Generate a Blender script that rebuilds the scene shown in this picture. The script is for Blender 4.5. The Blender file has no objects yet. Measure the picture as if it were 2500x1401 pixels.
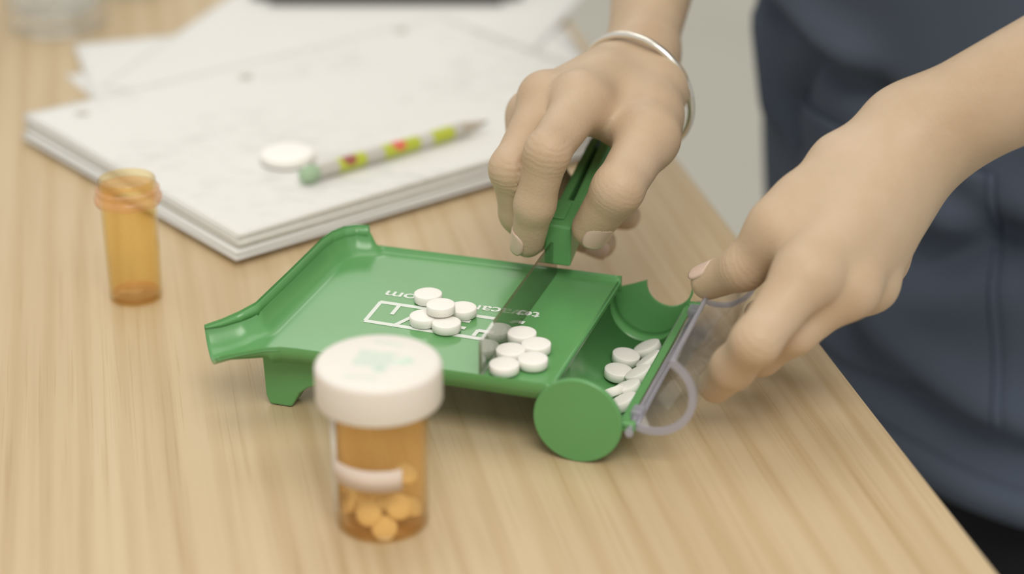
import bpy, bmesh, math, random
import numpy as np
from mathutils import Vector, Matrix

random.seed(7)
SC = bpy.context.scene
COL = SC.collection

# ------------------------------------------------------------------ camera
FPX, PITCH, DIST = 5000.0, math.radians(24.5), 0.893
CAM = np.array([0.0, -DIST * math.cos(PITCH), DIST * math.sin(PITCH)])
FW = np.array([0.0, math.cos(PITCH), -math.sin(PITCH)])
UP = np.array([0.0, math.sin(PITCH), math.cos(PITCH)])
RT = np.array([1.0, 0.0, 0.0])
cd = bpy.data.cameras.new('camera')
cam = bpy.data.objects.new('camera', cd)
COL.objects.link(cam)
cam.location = CAM
cam.rotation_euler = (math.pi / 2 - PITCH, 0, 0)
cd.sensor_fit = 'HORIZONTAL'
cd.sensor_width = 36.0
cd.lens = 36.0 * FPX / 2500.0
cd.clip_start, cd.clip_end = 0.02, 50
cd.dof.use_dof = True
cd.dof.focus_distance = 0.80
cd.dof.aperture_fstop = 4.0
SC.camera = cam

# ------------------------------------------------------------------ light
w = bpy.data.worlds.new('room_light')
SC.world = w
w.use_nodes = True
w.node_tree.nodes['Background'].inputs[0].default_value = (1.0, 0.98, 0.94, 1)
w.node_tree.nodes['Background'].inputs[1].default_value = 0.74
for px_, py_, en in ((-0.20, 0.40, 8.5), (-0.55, 3.1, 14.5), (0.25, -1.6, 40.0)):      # overhead and far ceiling panels; last is fill light added behind the camera
    ld = bpy.data.lights.new('ceiling_and_fill_panel', 'AREA')
    ld.shape = 'RECTANGLE'
    ld.size, ld.size_y = 1.2, 1.2
    ld.energy = en
    ld.color = (1.0, 0.96, 0.88)
    lo = bpy.data.objects.new('ceiling_and_fill_panel', ld)
    COL.objects.link(lo)
    lo.location = (px_, py_, 1.85)
SC.view_settings.view_transform = 'Standard'
SC.view_settings.look = 'None'
SC.view_settings.gamma = 1.0
SC.view_settings.exposure = -0.13
SC.view_settings.use_curve_mapping = False


# ------------------------------------------------------------------ helpers
def un(x, y, z=0.0):
    """photo pixel -> world point on the horizontal plane at height z"""
    d = FW * FPX + RT * (x - 1250) - UP * (y - 700.5)
    return CAM + d * ((z - CAM[2]) / d[2])


def at(x, y, dep):
    """photo pixel + distance along the view axis -> world point"""
    return CAM + (FW + RT * (x - 1250) / FPX - UP * (y - 700.5) / FPX) * dep


TA = math.radians(-17.5)
TU = np.array([math.cos(TA), math.sin(TA), 0.0])
TV = np.array([-math.sin(TA), math.cos(TA), 0.0])
TO = np.array([0.01491, -0.14935, 0.0])


def tl(u, v, z):
    """tray millimetres -> world metres"""
    return TO + TU * u / 1000 + TV * v / 1000 + np.array([0, 0, z / 1000])


def to_tray(p):
    q = np.asarray(p) - TO
    return q @ TU * 1000, q @ TV * 1000, q[2] * 1000


def ob(name, me, mat=None, parent=None):
    o = bpy.data.objects.new(name, me)
    COL.objects.link(o)
    if mat is not None and not me.materials:
        me.materials.append(mat)
    if parent is not None:
        o.parent = parent
    return o


def mk(name, verts, faces, mat, parent=None, smooth=True):
    me = bpy.data.meshes.new(name)
    me.from_pydata([tuple(map(float, v)) for v in verts], [], [tuple(f) for f in faces])
    me.update()
    bm = bmesh.new()
    bm.from_mesh(me)
    bmesh.ops.recalc_face_normals(bm, faces=bm.faces)
    bm.to_mesh(me)
    bm.free()
    if smooth:
        me.polygons.foreach_set('use_smooth', [True] * len(me.polygons))
    return ob(name, me, mat, parent)


def empty(name, loc=(0, 0, 0), rz=0.0):
    o = bpy.data.objects.new(name, None)
    o.empty_display_size = 0.02
    COL.objects.link(o)
    o.location = loc
    o.rotation_euler = (0, 0, rz)
    return o


def tag(o, label, cat, group=None):
    o['label'] = label
    o['category'] = cat
    if group:
        o['group'] = group
    return o


def bevel(o, w, seg=2, ang=35):
    m = o.modifiers.new('bevel', 'BEVEL')
    m.width, m.segments, m.limit_method, m.angle_limit = w, seg, 'ANGLE', math.radians(ang)
    m.harden_normals = False
    return o


def solid(o, t, off=-1.0):
    m = o.modifiers.new('solid', 'SOLIDIFY')
    m.thickness, m.offset = t, off
    return o


def autosmooth(o, ang=35):
    me = o.data
    bm = bmesh.new()
    bm.from_mesh(me)
    for e in bm.edges:
        if len(e.link_faces) == 2 and e.calc_face_angle(0) > math.radians(ang):
            e.smooth = False
    bm.to_mesh(me)
    bm.free()
    return o


def box(name, a, b, mat, parent=None, bev=0.0, seg=2):
    x0, y0, z0 = a
    x1, y1, z1 = b
    v = [(x0, y0, z0), (x1, y0, z0), (x1, y1, z0), (x0, y1, z0), (x0, y0, z1), (x1, y0, z1), (x1, y1, z1), (x0, y1, z1)]
    f = [(3, 2, 1, 0), (4, 5, 6, 7), (0, 1, 5, 4), (1, 2, 6, 5), (2, 3, 7, 6), (3, 0, 4, 7)]
    o = mk(name, v, f, mat, parent, smooth=False)
    if bev:
        bevel(o, bev, seg)
    return o


def lathe(name, prof, mat, parent=None, n=64, close=False, sharp=40, loc=(0, 0, 0)):
    """prof: (r, z) list in metres revolved about z"""
    V, F, ring = [], [], []
    for r, z in prof:
        if r < 1e-7:
            ring.append([len(V)])
            V.append((loc[0], loc[1], loc[2] + z))
        else:
            ring.append(list(range(len(V), len(V) + n)))
            V += [(loc[0] + r * math.cos(2 * math.pi * i / n), loc[1] + r * math.sin(2 * math.pi * i / n), loc[2] + z) for i in range(n)]
    pairs = list(zip(ring[:-1], ring[1:])) + ([(ring[-1], ring[0])] if close else [])
    for A, B in pairs:
        for i in range(n):
            j = (i + 1) % n
            if len(A) == 1 and len(B) == 1:
                continue
            if len(A) == 1:
                F.append((A[0], B[j], B[i]))
            elif len(B) == 1:
                F.append((A[i], A[j], B[0]))
            else:
                F.append((A[i], A[j], B[j], B[i]))
    return autosmooth(mk(name, V, F, mat, parent), sharp)


def prism(name, poly, h0, h1, mat, parent=None, axes=None, bev=0.0):
    """extrude a 2-D polygon; axes maps (p, q, h) -> 3-D point"""
    ax = axes or (lambda p, q, h: (p, q, h))
    n = len(poly)
    V = [ax(p, q, h0) for p, q in poly] + [ax(p, q, h1) for p, q in poly]
    F = [tuple(range(n))[::-1], tuple(range(n, 2 * n))] + [(i, (i + 1) % n, n + (i + 1) % n, n + i) for i in range(n)]
    o = mk(name, V, F, mat, parent, smooth=False)
    if bev:
        bevel(o, bev, 2)
    return o


def grid_faces(nr, nc, wrap=False):
    F = []
    for i in range(nr - 1):
        for j in range(nc if wrap else nc - 1):
            k = (j + 1) % nc
            F.append((i * nc + j, i * nc + k, (i + 1) * nc + k, (i + 1) * nc + j))
    return F


def tube(name, pts, rad, mat, parent=None, n=12, closed=False):
    pts = [Vector(p) for p in pts]
    N = len(pts)
    V = []
    prev = None
    for i, p in enumerate(pts):
        a = pts[(i - 1) % N] if (closed or i > 0) else pts[i]
        b = pts[(i + 1) % N] if (closed or i < N - 1) else pts[i]
        t = (b - a).normalized()
        if prev is None:
            s = t.orthogonal().normalized()
        else:
            s = (prev - t * prev.dot(t)).normalized()
        prev = s
        q = t.cross(s)
        r = rad[i] if isinstance(rad, (list, tuple)) else rad
        V += [p + (s * math.cos(2 * math.pi * k / n) + q * math.sin(2 * math.pi * k / n)) * r for k in range(n)]
    F = grid_faces(N, n, True)
    if closed:
        F += [((N - 1) * n + k, (N - 1) * n + (k + 1) % n, (k + 1) % n, k) for k in range(n)]
    else:
        F += [tuple(range(n))[::-1], tuple(range((N - 1) * n, N * n))]
    return mk(name, V, F, mat, parent)


# ------------------------------------------------------------------ materials
def newmat(name):
    m = bpy.data.materials.new(name)
    m.use_nodes = True
    nt = m.node_tree
    return m, nt, nt.nodes['Principled BSDF'], nt.nodes['Material Output']


def N(nt, typ, **kw):
    n = nt.nodes.new(typ)
    for k, v in kw.items():
        setattr(n, k, v)
    return n


def ramp(nt, stops, interp='LINEAR'):
    r = N(nt, 'ShaderNodeValToRGB')
    r.color_ramp.interpolation = interp
    el = r.color_ramp.elements
    while len(el) < len(stops):
        el.new(0.5)
    for e, (p, c) in zip(el, stops):
        e.position = p
        e.color = (*c, 1)
    return r


def plain(name, col, rough=0.5, spec=0.5, var=0.06, scale=60.0, bump=0.0, bscale=400.0, sss=0.0, coat=0.0, metal=0.0):
    m, nt, b, out = newmat(name)
    tc = N(nt, 'ShaderNodeTexCoord')
    no = N(nt, 'ShaderNodeTexNoise')
    no.inputs['Scale'].default_value = scale
    no.inputs['Detail'].default_value = 4
    nt.links.new(tc.outputs['Object'], no.inputs['Vector'])
    r = ramp(nt, [(0.3, tuple(c * (1 - var) for c in col)), (0.7, tuple(min(1, c * (1 + var)) for c in col))])
    nt.links.new(no.outputs['Fac'], r.inputs['Fac'])
    nt.links.new(r.outputs['Color'], b.inputs['Base Color'])
    b.inputs['Roughness'].default_value = rough
    b.inputs['Specular IOR Level'].default_value = spec
    b.inputs['Metallic'].default_value = metal
    if coat:
        b.inputs['Coat Weight'].default_value = coat
        b.inputs['Coat Roughness'].default_value = 0.08
    if sss:
        b.inputs['Subsurface Weight'].default_value = sss
        b.inputs['Subsurface Radius'].default_value = (1.0, 0.4, 0.22)
        b.inputs['Subsurface Scale'].default_value = 0.004
    if bump:
        n2 = N(nt, 'ShaderNodeTexNoise')
        n2.inputs['Scale'].default_value = bscale
        n2.inputs['Detail'].default_value = 3
        nt.links.new(tc.outputs['Object'], n2.inputs['Vector'])
        bp = N(nt, 'ShaderNodeBump')
        bp.inputs['Strength'].default_value = bump
        bp.inputs['Distance'].default_value = 0.001
        nt.links.new(n2.outputs['Fac'], bp.inputs['Height'])
        nt.links.new(bp.outputs['Normal'], b.inputs['Normal'])
    return m


EDGE_P = un(1640, 370)
EDGE_Q = un(2440, 1401)
ED = (EDGE_P - EDGE_Q) / np.linalg.norm(EDGE_P - EDGE_Q)        # along the table edge, away from the camera
EN = np.array([ED[1], -ED[0], 0.0])                             # outward from the table
GRAIN = math.atan2(ED[1], ED[0])


def wood_mat():
    m, nt, b, out = newmat('light_oak_laminate')
    tc = N(nt, 'ShaderNodeTexCoord')
    rot = N(nt, 'ShaderNodeMapping')
    rot.inputs['Rotation'].default_value = (0, 0, -GRAIN)
    nt.links.new(tc.outputs['Object'], rot.inputs['Vector'])

    def noise(sx, sy, detail, dist=0.0, off=0.0):
        mp = N(nt, 'ShaderNodeMapping')
        mp.inputs['Scale'].default_value = (sx, sy, 1)
        mp.inputs['Location'].default_value = (off, off * 0.7, 0)
        nt.links.new(rot.outputs['Vector'], mp.inputs['Vector'])
        n = N(nt, 'ShaderNodeTexNoise')
        n.inputs['Scale'].default_value = 1.0
        n.inputs['Detail'].default_value = detail
        n.inputs['Distortion'].default_value = dist
        nt.links.new(mp.outputs['Vector'], n.inputs['Vector'])
        return n
    broad = noise(1.2, 26, 3, 0.5, 3.1)
    fine = noise(4, 300, 4, 0.2, 1.7)
    pore = noise(12, 900, 2, 0.0, 5.0)
    # cathedral figure
    mp = N(nt, 'ShaderNodeMapping')
    mp.inputs['Scale'].default_value = (1.6, 16, 1)
    nt.links.new(rot.outputs['Vector'], mp.inputs['Vector'])
    wv = N(nt, 'ShaderNodeTexWave', wave_type='BANDS', bands_direction='Y')
    wv.inputs['Scale'].default_value = 1.3
    wv.inputs['Distortion'].default_value = 5.0
    wv.inputs['Detail'].default_value = 2.5
    wv.inputs['Detail Scale'].default_value = 0.8
    nt.links.new(mp.outputs['Vector'], wv.inputs['Vector'])
    c1 = ramp(nt, [(0.25, (0.510, 0.385, 0.230)), (0.5, (0.560, 0.432, 0.268)), (0.78, (0.605, 0.482, 0.312))])
    nt.links.new(broad.outputs['Fac'], c1.inputs['Fac'])
    c2 = ramp(nt, [(0.25, (0.80, 0.75, 0.66)), (0.5, (1, 1, 1)), (0.75, (1.0, 1.0, 1.0))])
    nt.links.new(fine.outputs['Fac'], c2.inputs['Fac'])
    c3 = ramp(nt, [(0.0, (0.90, 0.865, 0.80)), (0.45, (1, 1, 1)), (1.0, (1.0, 1.0, 1.0))])
    nt.links.new(wv.outputs['Fac'], c3.inputs['Fac'])
    c4 = ramp(nt, [(0.32, (0.84, 0.80, 0.72)), (0.42, (1, 1, 1)), (1, (1, 1, 1))])
    nt.links.new(pore.outputs['Fac'], c4.inputs['Fac'])
    prev = c1.outputs['Color']
    for c, f in ((c2, 0.55), (c3, 0.8), (c4, 0.6)):
        mx = N(nt, 'ShaderNodeMix', data_type='RGBA', blend_type='MULTIPLY')
        mx.inputs[0].default_value = f
        nt.links.new(prev, mx.inputs[6])
        nt.links.new(c.outputs['Color'], mx.inputs[7])
        prev = mx.outputs[2]
    nt.links.new(prev, b.inputs['Base Color'])
    b.inputs['Roughness'].default_value = 0.5
    b.inputs['Specular IOR Level'].default_value = 0.3
    bp = N(nt, 'ShaderNodeBump')
    bp.inputs['Strength'].default_value = 0.12
    bp.inputs['Distance'].default_value = 0.0005
    nt.links.new(fine.outputs['Fac'], bp.inputs['Height'])
    nt.links.new(bp.outputs['Normal'], b.inputs['Normal'])
    return m


def clear_mat(name, tint, body, body_w, rough=0.05, ior=1.45, gloss=1.0, power=5.0):
    """thin see-through plastic: tinted transmission, a little milky body, Fresnel gloss"""
    m, nt, b, out = newmat(name)
    nt.nodes.remove(b)
    tr = N(nt, 'ShaderNodeBsdfTransparent')
    tr.inputs['Color'].default_value = (*tint, 1)
    no = N(nt, 'ShaderNodeTexNoise')
    no.inputs['Scale'].default_value = 35
    rp = ramp(nt, [(0.3, tuple(c * 0.97 for c in body)), (0.7, tuple(min(1, c * 1.03) for c in body))])
    nt.links.new(no.outputs['Fac'], rp.inputs['Fac'])
    df = N(nt, 'ShaderNodeBsdfDiffuse')
    tl_ = N(nt, 'ShaderNodeBsdfTranslucent')
    nt.links.new(rp.outputs['Color'], df.inputs['Color'])
    nt.links.new(rp.outputs['Color'], tl_.inputs['Color'])
    md = N(nt, 'ShaderNodeMixShader')
    md.inputs[0].default_value = 0.5
    nt.links.new(df.outputs[0], md.inputs[1])
    nt.links.new(tl_.outputs[0], md.inputs[2])
    m1 = N(nt, 'ShaderNodeMixShader')
    m1.inputs[0].default_value = body_w
    nt.links.new(tr.outputs[0], m1.inputs[1])
    nt.links.new(md.outputs[0], m1.inputs[2])
    gl = N(nt, 'ShaderNodeBsdfGlossy')
    gl.inputs['Roughness'].default_value = rough
    lw = N(nt, 'ShaderNodeLayerWeight')
    pw = N(nt, 'ShaderNodeMath', operation='POWER')
    pw.inputs[1].default_value = power
    nt.links.new(lw.outputs['Facing'], pw.inputs[0])
    f0 = ((ior - 1) / (ior + 1)) ** 2
    ma = N(nt, 'ShaderNodeMath', operation='MULTIPLY_ADD')
    ma.inputs[1].default_value = gloss * (1 - f0)
    ma.inputs[2].default_value = f0
    nt.links.new(pw.outputs[0], ma.inputs[0])
    m2 = N(nt, 'ShaderNodeMixShader')
    nt.links.new(ma.outputs[0], m2.inputs[0])
    nt.links.new(m1.outputs[0], m2.inputs[1])
    nt.links.new(gl.outputs[0], m2.inputs[2])
    nt.links.new(m2.outputs[0], out.inputs['Surface'])
    return m


M = {}
M['wood'] = wood_mat()
M['green'] = plain('green_plastic', (0.118, 0.325, 0.112), 0.24, 0.5, 0.04, 30)
M['print'] = plain('white_print', (0.72, 0.76, 0.70), 0.5, 0.4, 0.02)
M['tablet'] = plain('white_tablet', (0.86, 0.83, 0.78), 0.7, 0.3, 0.015, 200, 0.08, 2500, 0.1)
M['paper'] = plain('white_paper', (0.77, 0.765, 0.735), 0.85, 0.15, 0.015, 12)
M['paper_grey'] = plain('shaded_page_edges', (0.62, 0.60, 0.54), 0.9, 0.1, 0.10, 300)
M['cap'] = plain('white_cap', (0.77, 0.735, 0.68), 0.45, 0.4, 0.02, 30, 0.0, 1, 0.25)
M['capprint'] = plain('pale_green_print', (0.60, 0.73, 0.62), 0.5, 0.3, 0.06, 300)
M['capwhite'] = plain('bright_white_cap', (0.93, 0.91, 0.86), 0.5, 0.4, 0.01, 30)
M['label'] = plain('label_paper', (0.70, 0.585, 0.50), 0.7, 0.2, 0.03, 80)
M['labelw'] = plain('label_paper_white', (0.72, 0.68, 0.60), 0.7, 0.2, 0.03, 80)
M['orange'] = clear_mat('amber_plastic', (1.0, 0.95, 0.775), (1.0, 0.64, 0.25), 0.07, 0.10)
M['orange2'] = clear_mat('amber_plastic_dense', (1.0, 0.93, 0.76), (1.0, 0.62, 0.30), 0.12, 0.12)
M['basepink'] = clear_mat('amber_base', (1.0, 0.92, 0.82), (0.95, 0.58, 0.38), 0.30, 0.12)
M['clear'] = clear_mat('clear_plastic', (0.97, 0.97, 0.97), (0.8, 0.8, 0.82), 0.02, 0.10, 1.45, 0.5)
M['clearedge'] = clear_mat('clear_plastic_edge', (0.85, 0.85, 0.92), (0.72, 0.71, 0.78), 0.45, 0.08, 1.45)
M['smoke'] = clear_mat('smoky_plastic', (0.70, 0.69, 0.66), (0.35, 0.34, 0.32), 0.03, 0.02, 1.7, 1.0, 3.0)
M['glass'] = clear_mat('clear_glass', (0.99, 0.995, 0.99), (0.92, 0.92, 0.90), 0.12, 0.03, 1.5)
M['silver'] = plain('silver', (0.80, 0.77, 0.70), 0.22, 0.5, 0.02, 30, metal=0.9)
M['scrub'] = plain('navy_scrub_cloth', (0.074, 0.093, 0.132), 0.85, 0.25, 0.10, 8, 0.25, 1600)
M['scrubseam'] = plain('navy_seam_thread', (0.025, 0.035, 0.065), 0.85, 0.2, 0.05)
M['trouser'] = plain('black_cloth', (0.012, 0.012, 0.016), 0.9, 0.2, 0.08, 12, 0.2, 1200)
M['black'] = plain('black_plastic', (0.05, 0.048, 0.045), 0.4, 0.4, 0.04)
M['floor'] = plain('grey_floor', (0.50, 0.49, 0.43), 0.7, 0.3, 0.03, 3)
M['wall'] = plain('pale_wall', (0.74, 0.72, 0.66), 0.85, 0.2, 0.02, 2)
M['nail'] = plain('fingernail', (0.72, 0.50, 0.40), 0.3, 0.5, 0.03, 120, sss=0.2)
M['eraser'] = plain('green_eraser', (0.36, 0.50, 0.33), 0.7, 0.3, 0.04)
M['innertab'] = plain('cream_tablet', (0.90, 0.82, 0.66), 0.6, 0.3, 0.03, 100)


CREASES = [(at(1336, 372, .797), at(1336, 372, .797) - at(1306, 498, .808)), (at(1248, 412, .814), at(1248, 412, .814) - at(1268, 520, .828)), (at(1508, 462, .800), at(1508, 462, .800) - at(1444, 556, .816)),
           (at(1845, 834, .729), at(1845, 834, .729) - at(1790, 897, .744)), (at(1815, 653, .765), at(1815, 653, .765) - at(1730, 688, .779))]


def skin_mat():
    m, nt, b, out = newmat('skin')
    tc = N(nt, 'ShaderNodeTexCoord')
    n1 = N(nt, 'ShaderNodeTexNoise')
    n1.inputs['Scale'].default_value = 28
    n1.inputs['Detail'].default_value = 5
    n1.inputs['Roughness'].default_value = 0.6
    nt.links.new(tc.outputs['Object'], n1.inputs['Vector'])
    r = ramp(nt, [(0.30, (0.478, 0.342, 0.222)), (0.50, (0.514, 0.384, 0.256)), (0.72, (0.552, 0.418, 0.295))])
    nt.links.new(n1.outputs['Fac'], r.inputs['Fac'])
    nt.links.new(r.outputs['Color'], b.inputs['Base Color'])
    b.inputs['Roughness'].default_value = 0.5
    b.inputs['Specular IOR Level'].default_value = 0.35
    b.inputs['Subsurface Weight'].default_value = 0.25
    b.inputs['Subsurface Radius'].default_value = (1.0, 0.35, 0.2)
    b.inputs['Subsurface Scale'].default_value = 0.004
    n2 = N(nt, 'ShaderNodeTexVoronoi')
    n2.inputs['Scale'].default_value = 900
    nt.links.new(tc.outputs['Object'], n2.inputs['Vector'])
    n3 = N(nt, 'ShaderNodeTexNoise')
    n3.inputs['Scale'].default_value = 140
    nt.links.new(tc.outputs['Object'], n3.inputs['Vector'])
    ad = N(nt, 'ShaderNodeMath', operation='MULTIPLY_ADD')
    ad.inputs[1].default_value = 2.0
    nt.links.new(n3.outputs['Fac'], ad.inputs[0])
    nt.links.new(n2.outputs['Distance'], ad.inputs[2])
    # skin creases across the finger joints
    geo = N(nt, 'ShaderNodeNewGeometry')
    hsum = None
    for jp, ja in CREASES:
        ja = np.array(ja) / np.linalg.norm(ja)
        sb = N(nt, 'ShaderNodeVectorMath', operation='SUBTRACT')
        sb.inputs[1].default_value = tuple(jp)
        nt.links.new(geo.outputs['Position'], sb.inputs[0])
        ln_ = N(nt, 'ShaderNodeVectorMath', operation='LENGTH')
        nt.links.new(sb.outputs[0], ln_.inputs[0])
        dt = N(nt, 'ShaderNodeVectorMath', operation='DOT_PRODUCT')
        dt.inputs[1].default_value = tuple(ja)
        nt.links.new(sb.outputs[0], dt.inputs[0])
        wob = N(nt, 'ShaderNodeMath', operation='MULTIPLY_ADD')
        wob.inputs[1].default_value = 0.004
        nt.links.new(n3.outputs['Fac'], wob.inputs[0])
        nt.links.new(dt.outputs['Value'], wob.inputs[2])
        fq = N(nt, 'ShaderNodeMath', operation='MULTIPLY')
        fq.inputs[1].default_value = 2 * math.pi / 0.0024
        nt.links.new(wob.outputs[0], fq.inputs[0])
        sn = N(nt, 'ShaderNodeMath', operation='SINE')
        nt.links.new(fq.outputs[0], sn.inputs[0])
        mk_ = N(nt, 'ShaderNodeMapRange')
        mk_.interpolation_type = 'SMOOTHSTEP'
        mk_.inputs['From Min'].default_value = 0.0125
        mk_.inputs['From Max'].default_value = 0.0085
        nt.links.new(ln_.outputs['Value'], mk_.inputs['Value'])
        ml = N(nt, 'ShaderNodeMath', operation='MULTIPLY_ADD')
        nt.links.new(sn.outputs[0], ml.inputs[0])
        nt.links.new(mk_.outputs['Result'], ml.inputs[1])
        if hsum is not None:
            nt.links.new(hsum, ml.inputs[2])
        else:
            ml.inputs[2].default_value = 0.0
        hsum = ml.outputs[0]
    ad2 = N(nt, 'ShaderNodeMath', operation='MULTIPLY_ADD')
    ad2.inputs[1].default_value = 0.7
    nt.links.new(hsum, ad2.inputs[0])
    nt.links.new(ad.outputs[0], ad2.inputs[2])
    ad = ad2
    bp = N(nt, 'ShaderNodeBump')
    bp.inputs['Strength'].default_value = 0.18
    bp.inputs['Distance'].default_value = 0.0004
    nt.links.new(ad.outputs[0], bp.inputs['Height'])
    nt.links.new(bp.outputs['Normal'], b.inputs['Normal'])
    return m


M['skin'] = skin_mat()

# ------------------------------------------------------------------ the room
FLOOR_Z = -0.74
o = box('floor', (-4, -3, FLOOR_Z - 0.05), (4, 6.1, FLOOR_Z), M['floor'])
o['kind'] = 'structure'
o = box('wall_back', (-4, 6.0, FLOOR_Z), (4, 6.1, FLOOR_Z + 2.7), M['wall'])
o['kind'] = 'structure'
o = box('baseboard_back', (-4, 5.985, FLOOR_Z), (4, 6.0, FLOOR_Z + 0.1), M['wall'])
o['kind'] = 'structure'

# ------------------------------------------------------------------ the table
desk = empty('wooden_table', (0, 0, FLOOR_Z))
tag(desk, 'light oak table with straight grain under the tray and papers', 'table')


def edge_at(y, off=0.0):
    t = (y - EDGE_P[1]) / ED[1]
    return EDGE_P + ED * t + EN * off


T0 = EDGE_P + ED * 0.55
T1 = EDGE_P - ED * 0.85
T2 = T1 - EN * 0.95
T3 = T0 - EN * 0.95
top = prism('tabletop', [tuple(p[:2]) for p in (T0, T1, T2, T3)][::-1], -0.028 - FLOOR_Z, -FLOOR_Z, M['wood'], desk, bev=0.0015)
for P in (T0 - ED * .06 - EN * .06, T1 + ED * .06 - EN * .06, T2 + ED * .06 + EN * .06, T3 - ED * .06 + EN * .06):
    box('leg', (P[0] - .022, P[1] - .022, 0), (P[0] + .022, P[1] + .022, -FLOOR_Z - .028), M['black'], desk, 0.002)

# ------------------------------------------------------------------ papers
PA = math.radians(39.4)
PU = np.array([math.cos(PA), math.sin(PA), 0])
PV = np.array([-math.sin(PA), math.cos(PA), 0])


def printed_paper():
    m, nt, b, out = newmat('printed_paper')
    tc = N(nt, 'ShaderNodeTexCoord')
    mp = N(nt, 'ShaderNodeMapping')
    mp.inputs['Scale'].default_value = (70, 190, 1)
    nt.links.new(tc.outputs['Object'], mp.inputs['Vector'])
    n1 = N(nt, 'ShaderNodeTexNoise')
    n1.inputs['Scale'].default_value = 1.0
    n1.inputs['Detail'].default_value = 3
    nt.links.new(mp.outputs['Vector'], n1.inputs['Vector'])
    n2 = N(nt, 'ShaderNodeTexNoise')
    n2.inputs['Scale'].default_value = 11
    nt.links.new(tc.outputs['Object'], n2.inputs['Vector'])
    mu = N(nt, 'ShaderNodeMath', operation='MULTIPLY')
    nt.links.new(n1.outputs['Fac'], mu.inputs[0])
    nt.links.new(n2.outputs['Fac'], mu.inputs[1])
    r = ramp(nt, [(0.26, (0.77, 0.765, 0.73)), (0.36, (0.68, 0.68, 0.645))])
    nt.links.new(mu.outputs[0], r.inputs['Fac'])
    nt.links.new(r.outputs['Color'], b.inputs['Base Color'])
    b.inputs['Roughness'].default_value = 0.85
    b.inputs['Specular IOR Level'].default_value = 0.15
    return m


M['printed'] = printed_paper()


def sheet(name, mat, parent, c0, ang, wid, dep, th, z, curl=0.0, holes=None, nu=40, nv=32, wav=0.0, seed=0):
    """one rectangular sheet or bundle; c0 = near-left corner, long side along ang"""
    du = np.array([math.cos(ang), math.sin(ang), 0])
    dv = np.array([-math.sin(ang), math.cos(ang), 0])
    V = []
    for j in range(nv + 1):
        for i in range(nu + 1):
            a, b_ = wid * i / nu, dep * j / nv
            zz = z
            if curl:
                zz += curl * math.exp(-((a / 0.045) ** 2 + ((b_ - .01) / 0.06) ** 2))
            if wav:
                zz += wav * 0.5 * (1 + math.sin(b_ * 38 + seed)) * math.exp(-a / 0.03)
            p = c0 + du * a + dv * b_
            V.append((p[0], p[1], zz))
    F = grid_faces(nv + 1, nu + 1)
    if holes:
        keep = []
        for f in F:
            c = np.mean([V[k] for k in f], axis=0)
            keep.append(f)
        F = keep
    o = mk(name, V, F, mat, parent)
    solid(o, th, 1.0)
    return o


# three loose sheets lying under the punched stack
A0 = un(180, 112, 0.001)
angA = math.radians(17)
dA = np.array([math.cos(angA), math.sin(angA), 0])
nA = np.array([-math.sin(angA), math.cos(angA), 0])
oA = sheet('paper_sheet', M['paper'], None, A0 - nA * 0.216, angA, 0.279, 0.216, 0.0006, 0.0016)
tag(oA, 'loose white sheet sticking out past the punched holes of the paper stack', 'paper')
angB = math.radians(-16)
nB = np.array([-math.sin(angB), math.cos(angB), 0])
B0 = un(430, 90, 0.001)
oB = sheet('paper_sheet', M['paper'], None, B0 - nB * 0.10, angB, 0.214, 0.279, 0.0006, 0.0024)
tag(oB, 'white sheet lying beneath the dark tablet computer', 'paper')
angC = math.radians(9)
C1 = un(1420, 130, 0.001)
dC = np.array([math.cos(angC), math.sin(angC), 0])
nC = np.array([-math.sin(angC), math.cos(angC), 0])
oC = sheet('paper_sheet', M['paper'], None, C1 - dC * 0.216 - nC * 0.12, angC, 0.216, 0.17, 0.0006, 0.0008)
tag(oC, 'lowest white sheet with its corner showing beside the bangled wrist', 'paper')

angD = math.radians(30)
nD = np.array([-math.sin(angD), math.cos(angD), 0])
oD = sheet('paper_sheet', M['paper'], None, un(160, 182, 0.001) - nD * 0.216, angD, 0.250, 0.216, 0.0006, 0.00005)
tag(oD, 'white sheet at the bottom with one corner poking out towards the drinking glass', 'paper')

stack = empty('paper_stack', tuple(un(575, 648, 0.0)))
tag(stack, 'thick stack of three-hole punched printed pages lying under the pencil', 'papers')
S0 = un(577, 648, 0.001)
inv = np.array(stack.location)
zl = 0.0032
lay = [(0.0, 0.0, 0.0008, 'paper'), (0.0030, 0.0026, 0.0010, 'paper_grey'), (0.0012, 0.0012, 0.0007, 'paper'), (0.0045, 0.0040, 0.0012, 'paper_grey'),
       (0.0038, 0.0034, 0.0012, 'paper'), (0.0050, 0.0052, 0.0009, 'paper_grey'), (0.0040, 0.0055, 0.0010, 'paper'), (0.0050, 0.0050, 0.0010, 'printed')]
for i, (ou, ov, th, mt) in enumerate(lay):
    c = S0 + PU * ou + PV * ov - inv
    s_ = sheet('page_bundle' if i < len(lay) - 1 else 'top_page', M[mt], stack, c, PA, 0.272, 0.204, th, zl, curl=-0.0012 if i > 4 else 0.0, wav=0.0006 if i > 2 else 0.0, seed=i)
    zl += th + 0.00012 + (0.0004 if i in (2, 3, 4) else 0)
STACK_TOP = zl + 0.0006
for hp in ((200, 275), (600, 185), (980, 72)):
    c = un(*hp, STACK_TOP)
    lathe('punched_hole', [(0.0036, 0.0003), (0.0, 0.0003)], M['paper_grey'], stack, 20, loc=tuple(np.array([c[0], c[1], STACK_TOP]) - inv))

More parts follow.
